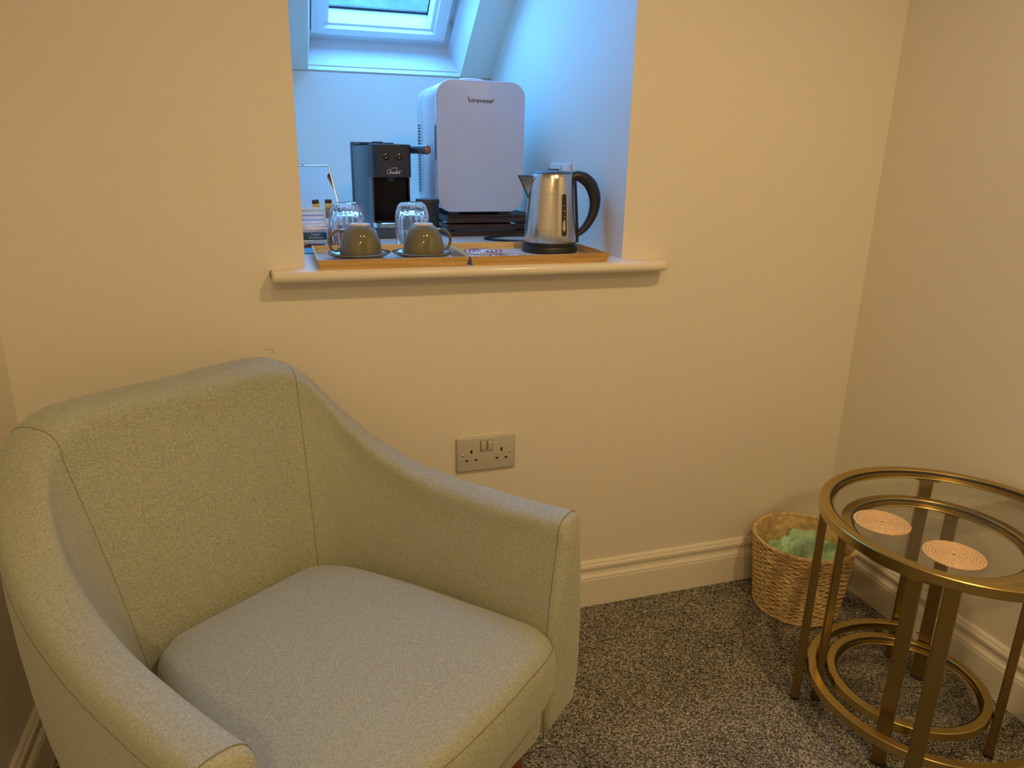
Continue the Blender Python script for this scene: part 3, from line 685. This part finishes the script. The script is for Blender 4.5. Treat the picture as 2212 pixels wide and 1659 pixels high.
# ------------------------------------------------------------------ mini fridge
FZ = S+Hc+.0066
t = empty('mini_fridge', (-.911, .515, FZ)); tag(t, 'white mini fridge with rounded glossy door standing on the slatted crate', 'fridge')
FW, FH = .254, .352
def rprism(w_, h_, r, y0, y1, zc, edge=.004, n=8):
    rows = []
    for y, ins in ((y0, edge), (y0+edge*.3, edge*.35), (y0+edge, 0), (y1-edge, 0), (y1-edge*.3, edge*.35), (y1, edge)):
        rows.append([(x, y, z) for x, z in rrect(w_-2*ins, h_-2*ins, max(r-ins, .003), n, 0, zc)])
    return MB().grid(rows, closeu=True, cap0=True, cap1=True)
zc = .0095+FH/2
door = rprism(FW, FH, .042, 0, .012, zc, .003).build('door_panel', MT['fridged'], t, True, sharp=35)
rprism(FW-.004, FH-.004, .042, .0122, .044, zc, .003).build('door_frame', MT['fridgew'], t, True, sharp=35)
bod = rprism(FW-.002, FH-.002, .044, .0465, .300, zc, .008).build('body', MT['fridgew'], t, True, sharp=35)
rprism(FW-.012, FH-.012, .040, .042, .048, zc, .001).build('door_seal', MT['greyfoot'], t, True, sharp=35)
hs = MB(); P = [(-FW/2-.0002, .026+.0105*math.cos(a), (.235 if math.sin(a) > 0 else .160)+.010*math.sin(a)) for a in [2*PI*k/24 for k in range(24)]]
hs.add([(p[0]+.0012, p[1], p[2]) for p in P], [tuple(range(24))]); hs.build('grip_recess', MT['slot'], t)
vs = MB()
for k in range(23):
    z = .052+k*.0088; vs.add([(-FW/2+.0006, .240, z), (-FW/2+.0006, .284, z+.0014), (-FW/2+.0006, .284, z+.0062), (-FW/2+.0006, .240, z+.0048)], [(0, 1, 2, 3)])
v_ = vs.build('vent_slots', MT['slot'], bod)
for k in range(len(v_.data.vertices)): v_.data.vertices[k].co.x -= .0008
hp = [(x, .12, z) for x, z in ((-.038, FH+.0085), (-.033, FH+.0175), (-.022, FH+.0205), (0, FH+.0208), (.022, FH+.0205), (.033, FH+.0175), (.038, FH+.0085))]
MB().tube(hp, [(.016, .004)]*7, 10, up=(0, 1, 0)).build('carry_handle', MT['fridgew'], t, True)
for x in (-.075, .075):
    for y in (.03, .26): MB().bbox(x-.014, x+.014, y-.01, y+.01, 0, .011, .002).build('foot', MT['greyfoot'], t)
# lettering: stylised A made of a slanted stroke and a dot, then the rest
lg = textmesh('lettering', 'travesar', .0165, MT['logo'], door, (-.030, -.0003, .3045), (PI/2, 0, 0), .0002, 1.2, .0003, align='LEFT')
MB().add([(-.0395, -.0004, .3185), (-.0375, -.0004, .3185), (-.0305, -.0004, .3045), (-.0355, -.0004, .3045)], [(0, 1, 2, 3)]).build('lettering', MT['logo'], door)
MB().lathe([(0, 0), (.0007, 0)], 10).build('lettering', MT['logo'], door).location = (-.0415, -.0004, .3055)
door.children[-1].rotation_euler = (PI/2, 0, 0)
textmesh('lettering', '®', .006, MT['logo'], door, (.0345, -.0003, .3125), (PI/2, 0, 0), .0001)

# ------------------------------------------------------------------ coffee machine
t = empty('coffee_machine', (-1.163, .505, S), rad(4.5)); tag(t, 'slim charcoal and black coffee machine with copper-capped handle beside the fridge', 'coffee machine')
def fprism(pts, z0, z1, e=.002):
    rows = []
    cx = sum(p[0] for p in pts)/len(pts); cy = sum(p[1] for p in pts)/len(pts)
    for z, g in ((z0, e), (z0+e, 0), (z1-e, 0), (z1, e)):
        rows.append([(x-(g if x > cx else -g), y-(g if y > cy else -g), z) for x, y in pts])
    return MB().grid(rows, closeu=True, cap0=True, cap1=True)
def roundfront(w_, d, r, y1):
    pts = [(-w_, y1)]
    for k in range(9): a = PI+PI/2*k/8; pts.append((-w_+r+r*math.cos(a), d+r+r*math.sin(a)))
    for k in range(9): a = 1.5*PI+PI/2*k/8; pts.append((w_-r+r*math.cos(a), d+r+r*math.sin(a)))
    pts.append((w_, y1)); return pts
MB().bbox(-.0535, .0535, .075, .305, .0, .247, .003).build('body', MT['charcoal'], t, True, sharp=40)
MB().bbox(-.0555, .0555, .308, .330, .0, .258, .003).build('back_panel', MT['charcoal'], t, True, sharp=40)
lidc = MB().bbox(-.050, .050, .190, .300, .249, .2565, .002).build('tank_lid', MT['face'], t, True, sharp=40)
MB().bbox(-.016, .016, .186, .194, .2535, .2595, .0015).build('lid_tab', MT['charcoal'], lidc)
hd = fprism(roundfront(.0535, 0, .016, .0745), .164, .2515).build('head', MT['face'], t, True, sharp=40)
bk = MB(); rows = []
for z in (.044, .1635):
    rows.append([(x, .058+.004*abs(math.sin(40*PI*(x+.048)/.096*.35)), z) for x in [-.051+.102*k/90 for k in range(91)]])
bk.grid(rows).build('reeded_panel', MT['blackgl'], t, True)
for sx in (-1, 1):
    MB().bbox(sx*.0535-.0025*(1+sx)/2*2+(.0 if sx > 0 else 0), sx*.0535+.005*(1-sx)/2, .030, .0745, .030, .1638, .0008).build('cheek', MT['charcoal'] if sx < 0 else MT['blackgl'], t)
MB().tube([(0, .03, .1638), (0, .03, .152)], [.016, .012], 20).build('spout', MT['black'], t, True, sharp=40)
fprism(roundfront(.0520, -.004, .016, .0745), 0, .0285).build('drip_base', MT['charcoal'], t, True, sharp=40)
dt = fprism(roundfront(.0530, -.006, .016, .0720), .029, .0425, .001).build('drip_tray', MT['chrome'], t, True, sharp=40)
for k in range(9):
    MB().bbox(-.047, .047, .002+k*.0062, .0052+k*.0062, .0427, .0455, .0005, 1).build('grill_bar', MT['black'], dt)
for x in (-.0185, .0185):
    e = MB().lathe([(.0085, 0), (.0083, .0014), (.0068, .0018), (.0062, .0008), (0, .0010)], 28).build('button', MT['blackgl'], t, True, sharp=40); e.location = (x, -.0002, .2175); e.rotation_euler = (PI/2, 0, 0)
    MB().tube([(-.0024, -.0008, .0024), (-.001, -.0018, .0024), (.001, -.0018, .0024), (.0024, -.0008, .0024)], .0006, 5).build('button_mark', MT['print_w'], e)
# hand lettering drawn as strokes
textmesh('lettering', 'HOTEL', .0046, MT['print_w'], hd, (.004, -.0004, .1875), (PI/2, 0, 0), .0001, 1.25)
strokes = [[(.9, 2.5), (.55, 2.75), (.15, 2.3), (.05, 1.5), (.3, .95), (.8, 1.0), (1.25, 1.35), (1.6, 2.2), (1.62, 2.65), (1.5, 2.5), (1.42, 1.0), (1.5, 1.5), (1.75, 1.65), (1.85, 1.3), (1.9, 1.0), (2.2, 1.2)],
    [(2.5, 1.6), (2.25, 1.5), (2.25, 1.05), (2.55, 1.0), (2.65, 1.4), (2.5, 1.6), (2.8, 1.45)], [(3.25, 1.55), (2.95, 1.55), (2.9, 1.05), (3.2, 1.0), (3.45, 1.25)],
    [(3.75, 1.6), (3.5, 1.5), (3.5, 1.05), (3.8, 1.0), (3.9, 1.4), (3.75, 1.6), (4.05, 1.5)], [(4.1, 1.2), (4.45, 2.2), (4.4, 2.6), (4.25, 2.2), (4.25, 1.1), (4.5, 1.05)],
    [(5.0, 1.55), (4.7, 1.55), (4.65, 1.05), (4.95, 1.05), (5.05, 1.6), (5.05, 1.05), (5.25, 1.1)], [(5.6, 2.3), (5.45, 1.5), (5.5, 1.05), (5.85, 1.1)], [(5.2, 2.0), (5.7, 2.05), (6.6, 2.1)], [(6.45, 1.05), (6.5, 1.05)]]
sc = MB(); k_ = .0062
for s_ in strokes:
    pts = []
    for i in range(len(s_)-1):
        a, b_, c, d = s_[max(i-1, 0)], s_[i], s_[i+1], s_[min(i+2, len(s_)-1)]
        for k in range(4): pts.append((-.0165+k_*cr(a[0], b_[0], c[0], d[0], k/4), -.0004, .1685+k_*cr(a[1], b_[1], c[1], d[1], k/4)))
    pts.append((-.0165+k_*s_[-1][0], -.0004, .1685+k_*s_[-1][1])); sc.tube(pts, .00055, 5)
sc.build('lettering', MT['print_w'], hd)
h0 = Vector((.058, .062, .238)); dr = Vector((.40, -.915, 0)); h1 = h0+dr*.088
hn = MB().tube([h0, h0+dr*.005, h1-dr*.002, h1], [.0100, .0110, .0122, .0115], 24).build('handle', MT['charcoal'], t, True, sharp=40)
cpz = MB().lathe([(0, .0008), (.0098, .0008), (.0102, 0)], 28).build('handle_cap', MT['copper'], hn, True); cpz.location = h1+dr*.0002; cpz.rotation_euler = dr.to_track_quat('Z', 'Y').to_euler()
MB().bbox(.0538, .066, .050, .074, .226, .2495, .003).build('handle_hub', MT['charcoal'], hn, True)
# ------------------------------------------------------------------ lidded canister
t = empty('canister', (-1.0755, .474, S)); tag(t, 'small black lidded canister between the coffee machine and the crate', 'canister')
MB().lathe([(0, 0), (.0285, 0), (.0300, .002), (.0312, .094), (.0308, .096), (0, .096)], 40).build('pot', MT['black'], t, True, sharp=40)
MB().lathe([(.0302, .0965), (.0325, .0975), (.0330, .106), (.0318, .109), (.029, .1095), (0, .1098)], 40).build('lid', MT['face'], t, True, sharp=40)

# ------------------------------------------------------------------ leaning mirror
t = empty('table_mirror', (-1.354, .480, S), rad(28)); tag(t, 'small silver edged mirror leaning behind the tea sachets', 'mirror')
mw, mh = .066, .203; lean = .36
def ml(x, z, d=0): return (x, z*math.sin(lean)*1+d*math.cos(lean), .001+z*math.cos(lean)-d*math.sin(lean)*-1)
P = [ml(-mw, 0), (ml(mw, 0)), ml(mw, mh), ml(-mw, mh)]; Q = [ml(-mw, 0, .003), ml(mw, 0, .003), ml(mw, mh, .003), ml(-mw, mh, .003)]
link('mirror_plate', P+Q, [(0, 1, 2, 3), (7, 6, 5, 4), (0, 4, 5, 1), (1, 5, 6, 2), (2, 6, 7, 3), (3, 7, 4, 0)], MT['mirror'], t)
fr = MB()
for a, b_ in ((0, 1), (1, 2), (2, 3), (3, 0)): fr.tube([P[a], P[b_]], .0021, 8)
fr.build('edge', MT['silver'], t)
kn = MB().lathe([(0, .008), (.0025, .0075), (.0036, .005), (.0028, .002), (.0014, 0)], 16).build('knob', MT['silver'], t, True); kn.location = ml(-.012, mh+.001)
MB().tube([ml(0, .19, .004), (0, .150, .003)], .0022, 8).build('strut', MT['silver'], t)

# ------------------------------------------------------------------ wire caddy with sachets
CXa, CXb, CYa, CYb = -1.4225, -1.350, .352, .442
t = empty('sachet_caddy', (CXa, CYa, S)); tag(t, 'shallow rose gold wire caddy holding tea and coffee sachets by the recess side', 'caddy')
cw, cd = CXb-CXa, CYb-CYa
for z in (.003, .044):
    MB().tube([(0, 0, z), (cw, 0, z), (cw, cd, z), (0, cd, z)], .0014, 8, closed=True).build('wire_loop', MT['gold'], t)
for x, y in ((0, 0), (cw, 0), (cw, cd), (0, cd)): MB().tube([(x, y, .003), (x, y, .044)], .0014, 8).build('wire_post', MT['gold'], t)
MB().box(.001, cw-.001, .001, cd-.001, .0012, .0028).build('floor_plate', MT['silver'], t)
def packet(name, label, cat, group, w_, d, h_, loc, rot, cols, txt=None):
    o = empty(name, loc); o.rotation_euler = rot; tag(o, label, cat, group)
    for nm, c, z0, z1 in cols:
        m = MT.setdefault('pk_%s_%s' % (nm, str(c)), mat('foil_'+nm, c, .35, var=.12, vscale=160))
        b_ = MB(); rows = []
        for zz in [z0+(z1-z0)*k/3 for k in range(4)]:
            bul = math.sin(PI*min(1, max(0, zz/h_)))**.5*d/2 if 0 < zz < h_ else .0003
            bul = max(bul, .0004)
            rows.append([(w_/2*math.cos(a), bul*math.sin(a), zz) for a in [2*PI*k/14 for k in range(14)]])
        b_.grid(rows, closeu=True, cap0=True, cap1=True).build(nm, m, o, True)
    if txt:
        for s_, x, z, size, mm in txt: textmesh('lettering', s_, size, mm, o, (x, -d/2-.0006, z), (PI/2, 0, 0), .0001)
    return o
W_ = (.78, .78, .80)
cols = [('pale_green', (.42, .62, .46), 'pale green and white tea sachet leaning in the wire caddy'), ('lilac', (.34, .34, .58), 'lilac and white tea sachet leaning in the wire caddy'), ('sky_blue', (.30, .52, .68), 'sky blue and white tea sachet leaning in the wire caddy'), ('coral', (.72, .33, .27), 'coral pink tea sachet leaning in the wire caddy')]
for k, (nm, c, lab) in enumerate(cols):
    packet('tea_sachet', lab, 'sachet', 'tea sachets in the caddy', .060, .0045, .088-.0105*k, (-1.3885, .425-k*.0125, S+.0032), (-.12, 0, 0),
           [('white_foil', W_, 0, .070-.0105*k), (nm, c, .070-.0105*k, .080-.0105*k), ('white_foil', W_, .080-.0105*k, .088-.0105*k)])
packet('tea_sachet', 'white English breakfast tea sachet with dark teal label at the front of the caddy', 'sachet', 'tea sachets in the caddy', .062, .0045, .050, (-1.3880, .3725, S+.0032), (-.12, 0, 0),
       [('white_foil', W_, 0, .011), ('dark_teal', (.035, .11, .14), .011, .030), ('white_foil', W_, .030, .050)],
       [('English', .004, .0225, .0085, MT['print_w']), ('breakfast', .004, .0140, .0095, MT['print_w'])])
for k, (x, lab) in enumerate(((-1.3640, 'coffee stick sachet with black and yellow top, nearer the recess side'), (-1.3455, 'coffee stick sachet with black and yellow top, nearer the tumbler'))):
    packet('coffee_stick', lab, 'sachet', 'coffee sticks', .0175, .005, .108, (x, .4475+k*.002, S+.0015), (-.02, -.12+.14*k, 0),
           [('white_foil', W_, 0, .060), ('brown_foil', (.30, .19, .10), .060, .086), ('yellow_foil', (.78, .45, .06), .086, .098), ('black_foil', (.02, .02, .025), .098, .108)])
for k, (x, y, lab) in enumerate(((-1.348, .335, 'red foil sugar sachet standing against the caddy corner'), (-1.3235, .338, 'red foil sugar sachet standing behind the tumbler'))):
    packet('sugar_sachet', lab, 'sachet', 'red sachets', .021, .005, .072, (x, y, S+.001), (-.10, .10-.25*k, 0), [('red_foil', (.48, .018, .03), 0, .066), ('white_foil', W_, .066, .072)])
for k in range(2):
    o = packet('biscuit_pack', ('orange brown biscuit pack lying on the sill, underneath the other pack', 'orange brown biscuit pack lying on top of the other pack')[k], 'biscuit', 'biscuit packs', .068, .0075, .040, (-1.388-.004*k, .342, S+.0042+k*.0078), (PI/2, 0, 0),
           [('brown_foil', (.26, .10, .03), 0, .014), ('orange_foil', (.62, .26, .04), .014, .028), ('brown_foil', (.26, .10, .03), .028, .040)])
bk = MB().bbox(-.030, .030, -.045, .045, 0, .004, .001).build('leaflet', mat('teal_card', (.05, .28, .36), .4, var=.05), None, False, (-1.3920, .255, S)); tag(bk, 'small teal folded leaflet lying on the sill beside the tray', 'leaflet')
